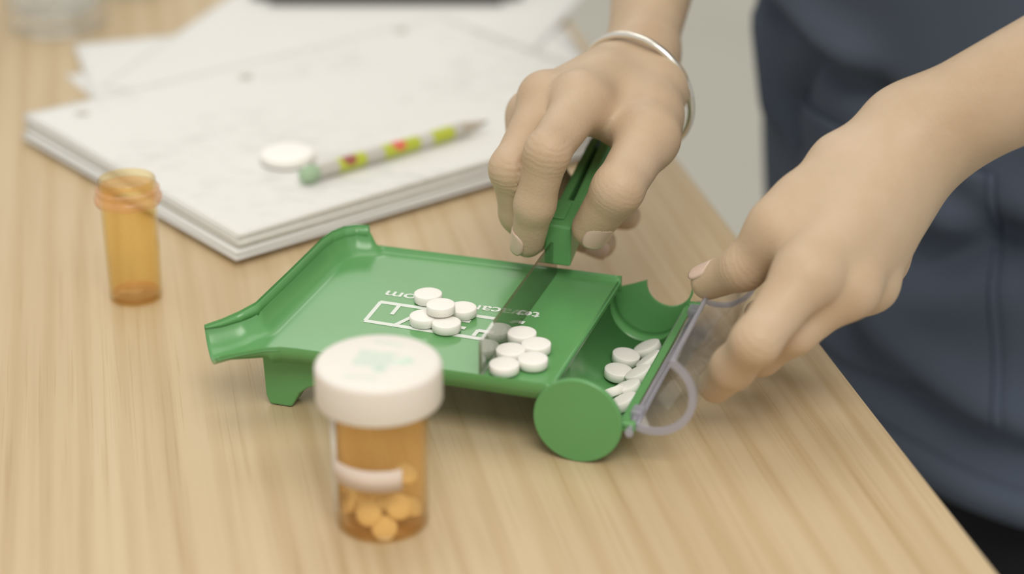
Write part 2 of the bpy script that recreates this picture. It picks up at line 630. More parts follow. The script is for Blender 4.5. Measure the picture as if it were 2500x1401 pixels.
# dark tablet computer at the far end of the papers
tb = empty('tablet_computer', tuple(un(940, 14, 0.003)))
tag(tb, 'dark tablet computer with rounded corners lying on the papers', 'tablet computer')
q0, q1 = un(610, 10, 0.003), un(1275, 16, 0.003)
bd = prism('body', [(0, 0), (q1[0] - q0[0], 0), (q1[0] - q0[0], 0.25), (0, 0.25)], 0, 0.008, M['black'], tb)
for vx in bd.data.vertices:
    vx.co.x += q0[0] - tb.location.x
bm = bmesh.new()
bm.from_mesh(bd.data)
bmesh.ops.bevel(bm, geom=[e for e in bm.edges if abs(e.verts[0].co.z - e.verts[1].co.z) > .001], offset=0.012, segments=6, affect='EDGES')
bm.to_mesh(bd.data)
bm.free()
bevel(bd, 0.0015)
box('screen', (bd.data.vertices[0].co.x * 0 + q0[0] - tb.location.x + .008, .008, .008), (q1[0] - tb.location.x - .008, .242, .0083), M['black'], tb)


# ------------------------------------------------------------------ glasses
def tumbler(name, c, r, h, label):
    g = empty(name, (c[0], c[1], 0))
    tag(g, label, 'glass')
    lathe('thick_base', [(0, 0.0125), (r * .78, 0.0135), (r * .88, 0.0165), (r * .86, 0.0175), (r * .76, 0.0145), (0, 0.0135)], M['glass'], g, 64)
    lathe('wall', [(0, 0.0005), (r * .80, 0.0005), (r * .92, 0.003), (r * .96, 0.008), (r, 0.03), (r * 1.08, h), (r * 1.06, h + .0005), (r * 1.03, h), (r * .95, 0.03), (r * .90, 0.016), (r * .80, 0.013), (0, 0.012)], M['glass'], g, 72)
    return g


gc = un(120, 105, 0)
tumbler('glass_tumbler', gc + np.array([-0.001, 0.030, 0]), 0.0315, 0.10, 'clear drinking glass with thick base standing beside the papers')
gc = un(305, 8, 0)
tumbler('glass_tumbler', gc + np.array([0, 0.024, 0]), 0.022, 0.09, 'small clear glass behind the larger drinking glass')


# ------------------------------------------------------------------ pencil and loose cap
def pencil_mat():
    m, nt, b, out = newmat('patterned_pencil')
    tc = N(nt, 'ShaderNodeTexCoord')
    sp = N(nt, 'ShaderNodeSeparateXYZ')
    nt.links.new(tc.outputs['Object'], sp.inputs[0])
    g, l, d, e = (0.56, 0.53, 0.48), (0.50, 0.56, 0.06), (0.62, 0.60, 0.55), (0.47, 0.47, 0.30)
    mr = N(nt, 'ShaderNodeMapRange')
    mr.inputs['From Max'].default_value = 0.116
    nt.links.new(sp.outputs['X'], mr.inputs['Value'])
    r = ramp(nt, [(0, g), (0.15, l), (0.29, g), (0.385, l), (0.575, d), (0.645, l), (0.765, g), (0.83, e), (0.88, g)], 'CONSTANT')
    nt.links.new(mr.outputs['Result'], r.inputs['Fac'])
    vo = N(nt, 'ShaderNodeTexVoronoi')
    vo.inputs['Scale'].default_value = 260
    nt.links.new(tc.outputs['Object'], vo.inputs['Vector'])
    sr = ramp(nt, [(0.0, (0.9, 0.9, 0.9)), (0.35, (1, 1, 1))])
    nt.links.new(vo.outputs['Distance'], sr.inputs['Fac'])
    mx = N(nt, 'ShaderNodeMix', data_type='RGBA', blend_type='MULTIPLY')
    mx.inputs[0].default_value = 0.6
    nt.links.new(r.outputs['Color'], mx.inputs[6])
    nt.links.new(sr.outputs['Color'], mx.inputs[7])
    prev = mx.outputs[2]
    for px, col in ((0.0245, (0.36, 0.11, 0.08)), (0.0545, (0.75, 0.16, 0.10))):
        ds = N(nt, 'ShaderNodeVectorMath', operation='DISTANCE')
        ds.inputs[1].default_value = (px, -0.0013, 0.0032)
        nt.links.new(tc.outputs['Object'], ds.inputs[0])
        lt = N(nt, 'ShaderNodeMath', operation='LESS_THAN')
        lt.inputs[1].default_value = 0.0040
        nt.links.new(ds.outputs['Value'], lt.inputs[0])
        mx = N(nt, 'ShaderNodeMix', data_type='RGBA')
        nt.links.new(lt.outputs[0], mx.inputs[0])
        nt.links.new(prev, mx.inputs[6])
        mx.inputs[7].default_value = (*col, 1)
        prev = mx.outputs[2]
    nt.links.new(prev, b.inputs['Base Color'])
    b.inputs['Roughness'].default_value = 0.35
    return m


PR = 0.0037
pa, pb = un(748, 428, STACK_TOP + PR), un(1192, 297, STACK_TOP + PR)
plen = np.linalg.norm(pb - pa)
pen = empty('pencil', (pa[0], pa[1], STACK_TOP + PR + .0002), math.atan2(pb[1] - pa[1], pb[0] - pa[0]))
tag(pen, 'lime and grey patterned pencil with green eraser lying on printed page', 'pencil')
rotx = lambda o: None


def lathe_x(name, prof, mat, parent, n=24):
    o = lathe(name, [(r, x) for x, r in prof], mat, None, n)
    for v in o.data.vertices:
        v.co = Vector((v.co.z, v.co.x, v.co.y))
    o.parent = parent
    return o


lathe_x('eraser', [(-0.0035, 0), (-0.0033, .0018), (-0.0018, .0036), (0.001, .0042), (0.004, .0040), (0.0062, .0034), (0.0066, 0)], M['eraser'], pen)
lathe_x('barrel', [(0.0058, 0), (0.006, .0036), (plen - .018, .0036), (plen - .0175, 0)], pencil_mat(), pen, 6)
lathe_x('sharpened_wood', [(plen - .0178, 0), (plen - .0176, .0035), (plen - .004, .0011), (plen - .0039, 0)], plain('pencil_wood', (0.50, 0.43, 0.34), .7), pen)
lathe_x('lead', [(plen - .0041, 0), (plen - .004, .0010), (plen, .0002), (plen, 0)], M['black'], pen, 12)


def ribbed_cap(name, parent, r, h, mat, loc, n=120, rib=0.0003, edge=0.0016):
    """closed cap with fine ribs around its skirt"""
    prof = [(0.985, 0, 1), (1, 0.0006, 1), (1, h - edge, 1)] + [(1 - edge / r * (1 - math.cos(a)), h - edge + edge * math.sin(a), 0) for a in (0.3, 0.7, 1.1, 1.57)] + [(0.5, h + .00003, 0), (0, h + .00003, 0)]
    V, F = [], []
    for f, z, rb in prof:
        for i in range(n):
            a = 2 * math.pi * i / n
            rr = r * f - (rib if (rb and i % 2) else 0)
            V.append((loc[0] + rr * math.cos(a), loc[1] + rr * math.sin(a), loc[2] + z))
    F = grid_faces(len(prof), n, True)
    return mk(name, V, F, mat, parent)


cc = un(702, 372, STACK_TOP + .004)
lc = ribbed_cap('bottle_cap', None, 0.0132, 0.0042, M['capwhite'], (0, 0, 0))
lc.location = (cc[0], cc[1], STACK_TOP + .0003)
tag(lc, 'loose white bottle cap lying on the printed page beside the pencil', 'cap')

# ------------------------------------------------------------------ empty amber vial
ev = empty('pill_vial', (-0.1620, -0.0105, 0))
tag(ev, 'tall narrow empty amber vial without a cap beside the paper stack', 'vial')
mm = lambda L: [(r / 1000, z / 1000) for r, z in L]
lathe('bottle', mm([(0, .2), (9.6, .2), (10.8, .7), (11.3, 2), (12.0, 45), (12.0, 54.6), (11.6, 55.2), (10.9, 55.2), (10.6, 54.5), (10.8, 45), (10.3, 3), (9.4, 1.7), (0, 1.5)]), M['orange'], ev, 72)
lathe('neck_ring', mm([(12.05, 43.6), (13.9, 44.6), (14.3, 45.6), (14.3, 47.0), (13.9, 47.8), (12.8, 48.4), (12.8, 49.0), (13.5, 49.6), (13.5, 50.6), (12.9, 51.2), (12.05, 51.4)]), M['basepink'], ev, 72)
lathe('base_disc', mm([(0, 1.7), (9.2, 1.7), (10.1, 3.2), (9.0, 2.4), (0, 2.2)]), M['basepink'], ev, 64)

# ------------------------------------------------------------------ capped amber vial
fv = empty('pill_vial', (-0.0450, -0.1965, 0))
tag(fv, 'wide amber vial with white cap and tablets inside standing before the tray', 'vial')
lathe('bottle', mm([(0, .2), (14.6, .2), (15.6, .8), (16.1, 2.2), (16.6, 50), (16.6, 58), (15.4, 58), (15.4, 50), (15.0, 3.4), (14.0, 1.9), (0, 1.7)]), M['orange2'], fv, 80)
fcap = ribbed_cap('cap', fv, 0.0216, 0.0142, M['cap'], (0, 0, 0.0482), 160, 0.00018, 0.0022)
FR = 0.0167


def wrap(name, a0, a1, z0, z1, mat, r=FR, slope=0.0, n=40):
    V = []
    for k in range(2):
        for i in range(n + 1):
            a = math.radians(a0 + (a1 - a0) * i / n)
            z = (z0, z1)[k] + slope * i / n
            V.append((r * math.cos(a), r * math.sin(a), z))
    o = mk(name, V, grid_faces(2, n + 1), mat, fv)
    return solid(o, 0.0002, 1.0)


wrap('label_strip', -155, -62, 0.0212, 0.0292, M['label'], FR + .00025)
wrap('label_edge', -184, -150, 0.0085, 0.0475, M['labelw'], FR)
# print on the lid: an arrow and rows of small marks
pz = 0.0482 + 0.0142 + 0.00004


def flat(name, polys, mat, parent, z, th=0.00012, fr=None, dz=0.0):
    V, F = [], []
    for poly in polys:
        b_ = len(V)
        n = len(poly)
        for hz in (z, z + th):
            for p in poly:
                V.append((p[0], p[1], hz + b_ * dz) if fr is None else fr(p[0], p[1], hz))
        F.append(tuple(range(b_, b_ + n))[::-1])
        F.append(tuple(range(b_ + n, b_ + 2 * n)))
        F += [(b_ + i, b_ + (i + 1) % n, b_ + n + (i + 1) % n, b_ + n + i) for i in range(n)]
    return mk(name, V, F, mat, parent, smooth=False)


def rot2(p, a, c=(0, 0)):
    return (c[0] + p[0] * math.cos(a) - p[1] * math.sin(a), c[1] + p[0] * math.sin(a) + p[1] * math.cos(a))


rng = random.Random(3)
polys = []
ra = math.radians(-14)
for row in range(5):
    x = -0.0085 + rng.random() * .001
    while x < 0.0045 - (0.002 if row == 4 else 0):
        wd = 0.0007 + rng.random() * 0.0009
        polys.append([rot2(p, ra) for p in ((x, 0.0048 - row * .0024), (x + wd, 0.0048 - row * .0024), (x + wd, 0.0064 - row * .0024), (x, 0.0064 - row * .0024))])
        x += wd + 0.0005
polys.append([rot2(p, ra) for p in ((0.0052, 0.0015), (0.0085, 0.0035), (0.0085, 0.0055), (0.0125, 0.0020), (0.0085, -0.0020), (0.0085, 0.0), (0.0052, -0.0015))])
polys.append([rot2(p, ra) for p in ((0.000, -0.0045), (0.0050, -0.0045), (0.0040, -0.0075), (0.0010, -0.0085))])
flat('cap_print', polys, M['capprint'], fcap, pz)['kind'] = 'stuff'
for (cx, cy, n, a) in ((0.004, 0.0125, 8, -20), (-0.005, -0.0125, 9, -10)):
    polys = []
    for i in range(n):
        polys.append([rot2(p, math.radians(a), (cx, cy)) for p in ((-.006 + i * .0013, -.0005), (-.0052 + i * .0013, -.0005), (-.0052 + i * .0013, .0006), (-.006 + i * .0013, .0006))])
    flat('cap_print', polys, M['capprint'], fcap, pz)['kind'] = 'stuff'


# ------------------------------------------------------------------ tablets
def tablet_mesh(name, r, h, dome, mat, n=40):
    prof = [(0, 0), (r * .55, .0002), (r * .86, dome * .75), (r * .965, dome * 1.15), (r, dome * 1.6), (r, h - dome * 1.6), (r * .965, h - dome * 1.15), (r * .86, h - dome * .75), (r * .55, h - .0002), (0, h)]
    o = lathe(name, prof, mat, None, n, sharp=60)
    me = o.data
    bpy.data.objects.remove(o)
    return me


TAB = tablet_mesh('tablet', 0.0056, 0.0042, 0.00035, M['tablet'])


def put_tab(me, name, p, label, group, tilt=None, spin=0.0):
    o = bpy.data.objects.new(name, me)
    COL.objects.link(o)
    o.location = p
    if tilt is not None:
        q = Vector((0, 0, 1)).rotation_difference(Vector(tilt).normalized())
        o.rotation_mode = 'QUATERNION'
        o.rotation_quaternion = q
    else:
        o.rotation_euler = (0, 0, spin)
    tag(o, label, 'tablet', group)
    return o


TZ = 28.15
G1 = 'flat tablets over the logo'
LG = 'white tablet lying flat on the logo strokes, partly beneath the topmost tablet'
for (px, py, lb) in ((1045, 713, 'white tablet lying flat against the printed letters at the spout end'), (1129, 747, 'white tablet lying flat against the printed letters car'), (1035, 767, LG), (1090, 783, LG)):
    u, v, _ = to_tray(un(px, py, (TZ + 4.2) / 1000))
    put_tab(TAB, 'tablet', tl(u, v, TZ), lb, G1)
u, v, _ = to_tray(un(1076, 739, (TZ + 8.6) / 1000))
put_tab(TAB, 'tablet', tl(u, v, TZ + 4.35), 'round white tablet resting on top of the cluster over the printed logo', None)
G2 = 'tablets against the blade'
LB = 'round white tablet in the middle of the group swept along by the smoky blade'
for (px, py, lb) in ((1274, 808, 'white tablet of the swept group lying next to the printed lettering'), (1309, 835, 'white tablet of the swept group lying closest to the notched trough end'),
                     (1231, 884, 'white tablet at the free tip of the smoky blade'), (1301, 871, LB), (1247, 849, LB)):
    u, v, _ = to_tray(un(px, py, (TZ + 4.2) / 1000))
    put_tab(TAB, 'tablet', tl(u, v, TZ), lb, G2)

# inside the trough: circle centre (10, 16.8), inner radius
TC, TR = (10.0, 16.8), 16.8
RI = TR - 1.5


def trough_tab(px, py, z, nrm=None, label=None, du=0.0, dv=0.0):
    """tablet whose upper face centre stands at height z mm; leans with the curved wall"""
    u, v, _ = to_tray(un(px, py, z / 1000))
    u, v = u + du, v + dv
    n_ = np.array(nrm if nrm is not None else (TC[0] - u, 0, TC[1] - z), float)
    n_ /= np.linalg.norm(n_)
    nw = TU * n_[0] + TV * n_[1] + np.array([0, 0, n_[2]])
    put_tab(TAB, 'tablet', tl(u, v, z) - nw * 0.0042, label or TL, None if label else 'tablets lying in the trough', nw)


TL = 'round white tablet leaning on the curved wall in the middle of the trough'
trough_tab(1577, 840, 7.7, None, 'white tablet in the trough, lying next to the notched end wall')
trough_tab(1530, 862, 7.2)
trough_tab(1585, 872, 10.5, (-.62, 0.05, .8), None, -1.0)
trough_tab(1511, 899, 7.2)
trough_tab(1560, 904, 9.5, (-.45, 0.0, .88), None, -.8)
trough_tab(1490, 946, 8.2, (-.45, .35, .80), 'white tablet in the trough, half hidden behind the round end disc')
trough_tab(1531, 938, 9.2, (-.38, 0.05, .92), None, -.6)
trough_tab(1518, 971, 10.2, (-.45, 0, .88), 'white tablet in the trough, leaning on the hinge side next to the end disc')

# tablets inside the capped vial
ITAB = tablet_mesh('tablet', 0.0045, 0.0046, 0.0012, M['innertab'], 24)
vc = np.array([-0.045, -0.1965, 0])
for (dx, dy, z, t) in ((0.001, -.0085, 2.2, (0.1, -.8, .5)), (-.0035, -.0075, 7.2, (-.2, -.7, .5)), (0.0055, -.0065, 9.2, (.3, -.7, .5)), (-.0095, -.001, 8.5, (-.8, -.3, .3)),
                       (0.009, 0.001, 3.0, (.3, -.1, .9)), (-.008, 0.003, 2.2, (0, .1, 1)), (0.0, .004, 2.2, (.1, 0, 1)), (0.0, .002, 12.5, (.1, -.3, 1)), (0.0075, .004, 14.5, (.2, -.2, 1)), (-0.006, .006, 8.5, (-.1, .2, 1)), (0.003, .0095, 8.0, (0, .4, 1))):
    put_tab(ITAB, 'tablet', vc + np.array([dx, dy, z / 1000]), 'small tablet seen through the amber wall of the capped vial', 'tablets inside the capped vial', t)

# ------------------------------------------------------------------ the counting tray
tray = empty('pill_counting_tray', tuple(TO), TA)
tag(tray, 'green plastic pill counting tray with curved trough, spout and clear lid', 'pill tray')
K = 0.001
NEAR = [(-125.5, -18.5, 30.2), (-119, -12.5, 30.3), (-112, -6.5, 30.3), (-106, -3.2, 30.2), (-100, -2.2, 30.0), (-60, -2.0, 30.0), (0, -2.0, 30.0)]
FAR = [(-139, 0.5, 33.0), (-133, 3.6, 35.0), (-127, 7.0, 37.6), (-122.9, 13, 39.2), (-122.3, 42, 39.5), (-122.3, 78, 39.5), (-121.2, 86, 39.6), (-118, 92, 39.7), (-114, 95.4, 39.7), (-108.6, 96.8, 39.6), (-108.0, 97.4, 30.6), (-60, 98.4, 30.2), (0, 98.4, 30.2)]


def smoothpoly(P, n):
    """resample a polyline evenly in arc length with n points"""
    P = np.array(P, float)
    d = np.r_[0, np.cumsum(np.linalg.norm(np.diff(P, axis=0), axis=1))]
    return P, d


def poly_at(P, s):
    P_, d = smoothpoly(P, 0)
    return np.array([np.interp(s, d, P_[:, k]) for k in range(3)])


# ruled sections joining a point of the near rim with a point of the far rim
secs = []


def sec(a, b, n):
    for i in range(n):
        t = i / n
        secs.append((np.array(a[0]) * (1 - t) + np.array(a[1]) * t, np.array(b[0]) * (1 - t) + np.array(b[1]) * t))


nk = [0, 1, 2, 2.35, 2.7, 3.0, 3.2, 3.4, 3.6, 3.9, 4.0, 5, 6]
nn = [5, 4, 4, 10, 10, 5, 5, 5, 6, 3, 22, 22]


def pt(P, k):
    i = min(int(k), len(P) - 2)
    t = k - i
    return np.array(P[i]) * (1 - t) + np.array(P[i + 1]) * t


for i in range(12):
    sec((pt(NEAR, nk[i]), pt(NEAR, nk[i + 1])), (pt(FAR, i), pt(FAR, i + 1)), nn[i])
secs.append((np.array(NEAR[-1], float), np.array(FAR[-1], float)))


def seg_dist(p, A, B):
    ab = B[:2] - A[:2]
    t = max(0.0, min(1.0, float((p - A[:2]) @ ab / (ab @ ab))))
    q = A + (B - A) * t
    return float(np.linalg.norm(p - q[:2])), q[2], t


def cove(x):
    x = max(0.0, min(1.0, x))
    return 0.65 * (1 - math.sqrt(1 - x * x)) + 0.35 * x * x


NEARa, FARa = [np.array(p, float) for p in NEAR], [np.array(p, float) for p in FAR]
WN = [12, 9, 6, 4, 3.2, 3.0, 3.0]
WF = [12, 11, 10, 9.5, 9, 9, 9, 9, 9, 8.0, 3.0, 3.0, 3.0]


def pan_z(p, t):
    sp = max(0.0, min(1.0, (-p[0] - 112) / 26.0))
    sp *= max(0.0, min(1.0, (24 - p[1]) / 26.0))
    zf = 28.0 - 5.0 * sp * sp * (3 - 2 * sp)
    best = zf
    for P, W in ((NEARa, WN), (FARa, WF)):
        for i in range(len(P) - 1):
            d, zr, tt = seg_dist(p, P[i], P[i + 1])
            wd = W[i] + (W[i + 1] - W[i]) * tt
            if d < wd:
                best = max(best, zf + (zr - zf) * cove(1 - d / wd))
    return best


NC = 46
V = []
for si, (a, b) in enumerate(secs):
    m_out = min(1.0, si / 18.0)
    row = []
    # skirt, rim, then the inside
    sk = 1.6 + 5.0 * m_out
    dirn = (a[:2] - b[:2]) / np.linalg.norm(a[:2] - b[:2])
    row.append((a[0] + dirn[0] * -.2, a[1] + dirn[1] * -.2, a[2] - sk))
    row.append((a[0] + dirn[0] * .25, a[1] + dirn[1] * .25, a[2] - 0.9))
    row.append((a[0], a[1], a[2]))
    Ld = np.linalg.norm(a[:2] - b[:2])
    for j in range(1, NC):
        x = j / NC
        t = x + 0.11 * math.sin(2 * math.pi * x) * -1.0
        p = a[:2] * (1 - t) + b[:2] * t
        row.append((p[0], p[1], pan_z(p, t)))
    row.append((b[0], b[1], b[2]))
    row.append((b[0] - dirn[0] * .25, b[1] - dirn[1] * .25, b[2] - 0.9))
    row.append((b[0] + dirn[0] * .2, b[1] + dirn[1] * .2, b[2] - sk))
    V += row
ncol = NC + 5
V = [(x * K, y * K, z * K) for x, y, z in V]
pan = mk('pan', V, grid_faces(len(secs), ncol), M['green'], tray)
autosmooth(pan, 50)
solid(pan, 0.0011, -1.0)

# trough: arc swept along v; angle list from the upper left lip round the bottom to the right rim
def arc_sheet(name, a0, a1, v0, v1, r, mat, c=TC, n=48, parent=tray, th=0.0013, off=1.0, nv=2):
    V = []
    for k in range(nv):
        vv = v0 + (v1 - v0) * k / (nv - 1)
        for i in range(n + 1):
            a = math.radians(a0 + (a1 - a0) * i / n)
            V.append(((c[0] + r * math.cos(a)) * K, vv * K, (c[1] + r * math.sin(a)) * K))
    o = mk(name, V, grid_faces(nv, n + 1), mat, parent)
    m_ = solid(o, th, off)
    return o


trough = arc_sheet('trough', 133.5, 360, -0.5, 99.0, TR - 1.4, M['green'], off=0.0, th=0.0013)
arc_sheet('trough_mouth', 168, 360, 98.9, 109, TR - 1.4, M['green'], off=0.0, th=0.0013)
# solid end disc on the near side
ax_uz = lambda p, q, h: (p * K, h * K, q * K)
dsk = [(TC[0] + TR * math.cos(2 * math.pi * i / 72), TC[1] + TR * math.sin(2 * math.pi * i / 72)) for i in range(72)]
dd = prism('end_disc', dsk, -2.6, -0.4, M['green'], tray, ax_uz, 0.0006)
dd.data.polygons.foreach_set('use_smooth', [True] * len(dd.data.polygons))
autosmooth(dd, 60)
# far end wall with its pouring notch
wallp = [(TC[0] + (TR - 1.0) * math.cos(math.radians(a)), TC[1] + (TR - 1.0) * math.sin(math.radians(a))) for a in range(170, 361, 10)]
wallp += [(27.6, 21.5), (27.2, 24.8)]
for k in range(1, 14):
    a = math.pi * k / 14
    wallp.append((17.6 + 9.4 * math.cos(a), 24.0 - 9.2 * math.sin(a)))
wallp += [(8.2, 25.2), (3, 23.0), (-3, 20.8)]
prism('notched_end_wall', wallp, 107.6, 109.0, M['green'], tray, ax_uz)
# lip that closes the pan against the trough and the strip under the pan
box('pan_edge', (-2.6 * K, 0.2 * K, 24.2 * K), (-0.9 * K, 97.4 * K, 27.0 * K), M['green'], tray, 0.0003)
# flange along the right-hand rim, hinge lugs, rod and clips
box('hinge_flange', (25.2 * K, -1 * K, 15.6 * K), (28.0 * K, 109 * K, 17.0 * K), M['green'], tray, 0.0003)
for v0 in (-1.0, 106.0):
    box('hinge_lug', (26 * K, v0 * K, 14.6 * K), (31.2 * K, (v0 + 3.2) * K, 18.2 * K), M['green'], tray, 0.0006)
tube('hinge_rod', [(29.6 * K, -2.0 * K, 16.6 * K), (29.6 * K, 111 * K, 16.6 * K)], 0.0011, M['clearedge'], tray, 14)
lathe_o = lathe('hinge_pin', mm([(0, -1.7), (1.2, -1.3), (1.7, 0), (1.2, 1.3), (0, 1.7)]), M['clearedge'], tray, 20)
lathe_o.location = (29.6 * K, -2.8 * K, 15.4 * K)
for v0 in (6.0, 97.5):
    box('hinge_clip', (27.6 * K, v0 * K, 15.6 * K), (32.0 * K, (v0 + 6.5) * K, 19.6 * K), M['clearedge'], tray, 0.0008)
# legs under the spout side
lp = [(-115.5, 0.3), (-106.5, 0.3), (-105.2, 2.5), (-103.0, 6.5), (-99.5, 9.5), (-95, 11.5), (-95, 25.5), (-118.0, 25.5), (-117.0, 4)]
for v0 in (5.0, 84.0):
    prism('leg', lp, v0, v0 + 9.0, M['green'], tray, ax_uz, 0.0008)

# clear lid, hinged open: half cylinder held away from the trough
HP, FP = np.array([30.2, 16.8]), np.array([43.4, 44.2])
LC = (HP + FP) / 2
LR = float(np.linalg.norm(FP - HP) / 2)
la0 = math.degrees(math.atan2(HP[1] - LC[1], HP[0] - LC[0]))     # hinge
lid = arc_sheet('lid', la0, la0 + 180, 1.0, 115.0, LR, M['clear'], tuple(LC), 48, tray, 0.0012, 1.0)


def arc_rim(name, v0, v1, r0, r1):
    n = 48
    poly = [(LC[0] + r1 * math.cos(math.radians(la0 + 180 * i / n)), LC[1] + r1 * math.sin(math.radians(la0 + 180 * i / n))) for i in range(n + 1)]
    poly += [(LC[0] + r0 * math.cos(math.radians(la0 + 180 * i / n)), LC[1] + r0 * math.sin(math.radians(la0 + 180 * i / n))) for i in range(n, -1, -1)]
    V, F = [], []
    m_ = n + 1
    for h in (v0, v1):
        V += [ax_uz(p, q, h) for p, q in poly]
    t = len(poly)
    for i in range(n):
        F.append((i, i + 1, t - 2 - i, t - 1 - i))
        F.append((t + i, t + t - 1 - i, t + t - 2 - i, t + i + 1))
    for i in range(t):
        j = (i + 1) % t
        F.append((i, j, t + j, t + i))
    return mk(name, V, F, M['clearedge'], lid, smooth=False)


arc_rim('lid_end_rim', 0.4, 1.6, LR - 1.6, LR + 1.2)
arc_rim('lid_end_rim', 114.4, 115.6, LR - 0.8, LR + 1.2)
tube('lid_edge', [(FP[0] * K, 1.0 * K, FP[1] * K), (FP[0] * K, 115 * K, FP[1] * K)], 0.0009, M['clearedge'], lid, 10)
tube('lid_edge', [((HP[0] + 1.2) * K, 1.0 * K, HP[1] * K), ((HP[0] + 1.2) * K, 115 * K, HP[1] * K)], 0.0008, M['clearedge'], lid, 10)

# ---- the print on the pan floor
PZ = 28.03


def pan_px(px, py):
    u, v, _ = to_tray(un(px, py, 0.02803))
    return u, v


def zpx(x, y):
    return pan_px(870 + x / 5.0, 680 + y / 5.0)


def stroke(a, b, w=1.7):
    a, b = np.array(zpx(*a)), np.array(zpx(*b))
    d = (b - a) / np.linalg.norm(b - a)
    w = w + 0.7 * abs(d[0])
    n = np.array([-d[1], d[0]]) * w / 2
    return [(p[0] * K, p[1] * K) for p in (a - n, b - n, b + n, a + n)]


L_ = [((300, 285), (108, 512)), ((285, 285), (1690, 490)), ((100, 515), (1560, 745)), ((525, 330), (432, 440)), ((482, 565), (900, 365)),
      ((835, 620), (1010, 330)), ((1120, 490), (1392, 530)), ((1120, 578), (1332, 612)), ((1130, 420), (1050, 610)),
      ((1430, 705), (1490, 632)), ((1480, 640), (1680, 665)), ((1880, 548), (1955, 528)), ((1950, 530), (2050, 548))]
flat('printed_logo', [stroke(a, b) for a, b in L_], M['print'], tray, PZ * K, 0.00010, None, 0.0000025)


def lettering(txt, p_left, p_right, size, parent, name):
    """flat text whose baseline runs from p_left to p_right (tray mm)"""
    cu = bpy.data.curves.new(name, 'FONT')
    cu.body = txt
    cu.size = 1.0
    cu.offset = 0.014
    to = bpy.data.objects.new(name + '_curve', cu)
    COL.objects.link(to)
    bpy.context.view_layer.update()
    dg = bpy.context.evaluated_depsgraph_get()
    me = bpy.data.meshes.new_from_object(to.evaluated_get(dg))
    bpy.data.objects.remove(to)
    xs = [v.co.x for v in me.vertices]
    x0, x1 = min(xs), max(xs)
    a, b = np.array(p_left), np.array(p_right)
    Lw = np.linalg.norm(b - a)
    d = (b - a) / Lw
    n = np.array([-d[1], d[0]])
    for v in me.vertices:
        q = a + d * (v.co.x - x0) / (x1 - x0) * Lw + n * v.co.y * size
        v.co = Vector((q[0] * K, q[1] * K, (PZ + .08) * K))
    me.materials.clear()
    me.materials.append(M['print'])
    return ob(name, me, None, parent)


lettering('tevacar', zpx(2265, 420), zpx(1430, 318), 8.6, tray, 'printed_lettering')
lettering('com', zpx(880, 220), zpx(385, 150), 8.6, tray, 'printed_lettering')

# ------------------------------------------------------------------ the spatula
HU = -25.2
spa = empty('counting_spatula', tuple(tl(HU, 92, 28.3)), TA)
tag(spa, 'spatula with green slotted handle and smoky clear blade held over the tray', 'spatula')


def sp(u, v, z):
    return ((u - HU) * K, (v - 92) * K, (z - 28.3) * K)


ax_vz = lambda uu: (lambda p, q, h: sp(h, p, q))
blade = prism('blade', [(-1.0, 28.45), (0.0, 28.45), (97, 28.45), (97, 44.5), (0.5, 43.2), (-1.0, 42.4)], -28.1, -26.9, M['smoke'], spa, ax_vz(0))
tilt = math.radians(14)


def hz(s, t):
    """handle side profile: s along, t up"""
    return (91 + s * math.cos(tilt) - t * math.sin(tilt) + 0.0, 35.0 + s * math.sin(tilt) + t * math.cos(tilt))


front = [hz(0 + 3.8, -0.5), hz(24, 1.0), hz(24, 15.6), hz(4.4, 16.4)]
front[0] = (91.0, 34.6)
front[3] = (91.4, 51.6)
prism('handle_head', front, HU - 5.6, HU + 5.6, M['green'], spa, ax_vz(0), 0.0009)
prism('handle_inset', [hz(9, 15.9), hz(21, 15.5), hz(21, 16.6), hz(9, 17.0)], HU - 3.4, HU + 1.4, M['green'], spa, ax_vz(0), 0.0003)
rail = [hz(23.5, 1.0), hz(76, 2.6), hz(79, 6), hz(78, 12.5), hz(72, 15.5), hz(23.5, 15.6)]
prism('handle_rail', rail, HU + 1.0, HU + 5.4, M['green'], spa, ax_vz(0), 0.0010)
prism('handle_rail', [hz(23.5, 1.0), hz(76, 2.6), hz(79, 6), hz(78, 11), hz(72, 13), hz(23.5, 14.6)], HU - 5.4, HU - 1.6, M['green'], spa, ax_vz(0), 0.0010)
prism('handle_web', [hz(23.5, 1.2), hz(76, 2.8), hz(76, 6.2), hz(23.5, 5.5)], HU - 2.0, HU + 1.4, M['green'], spa, ax_vz(0))


# ------------------------------------------------------------------ the person: signed distance fields meshed with surface nets
def smin(a, b, k):
    h = np.maximum(k - np.abs(a - b), 0) / k
    return np.minimum(a, b) - h * h * k * 0.25


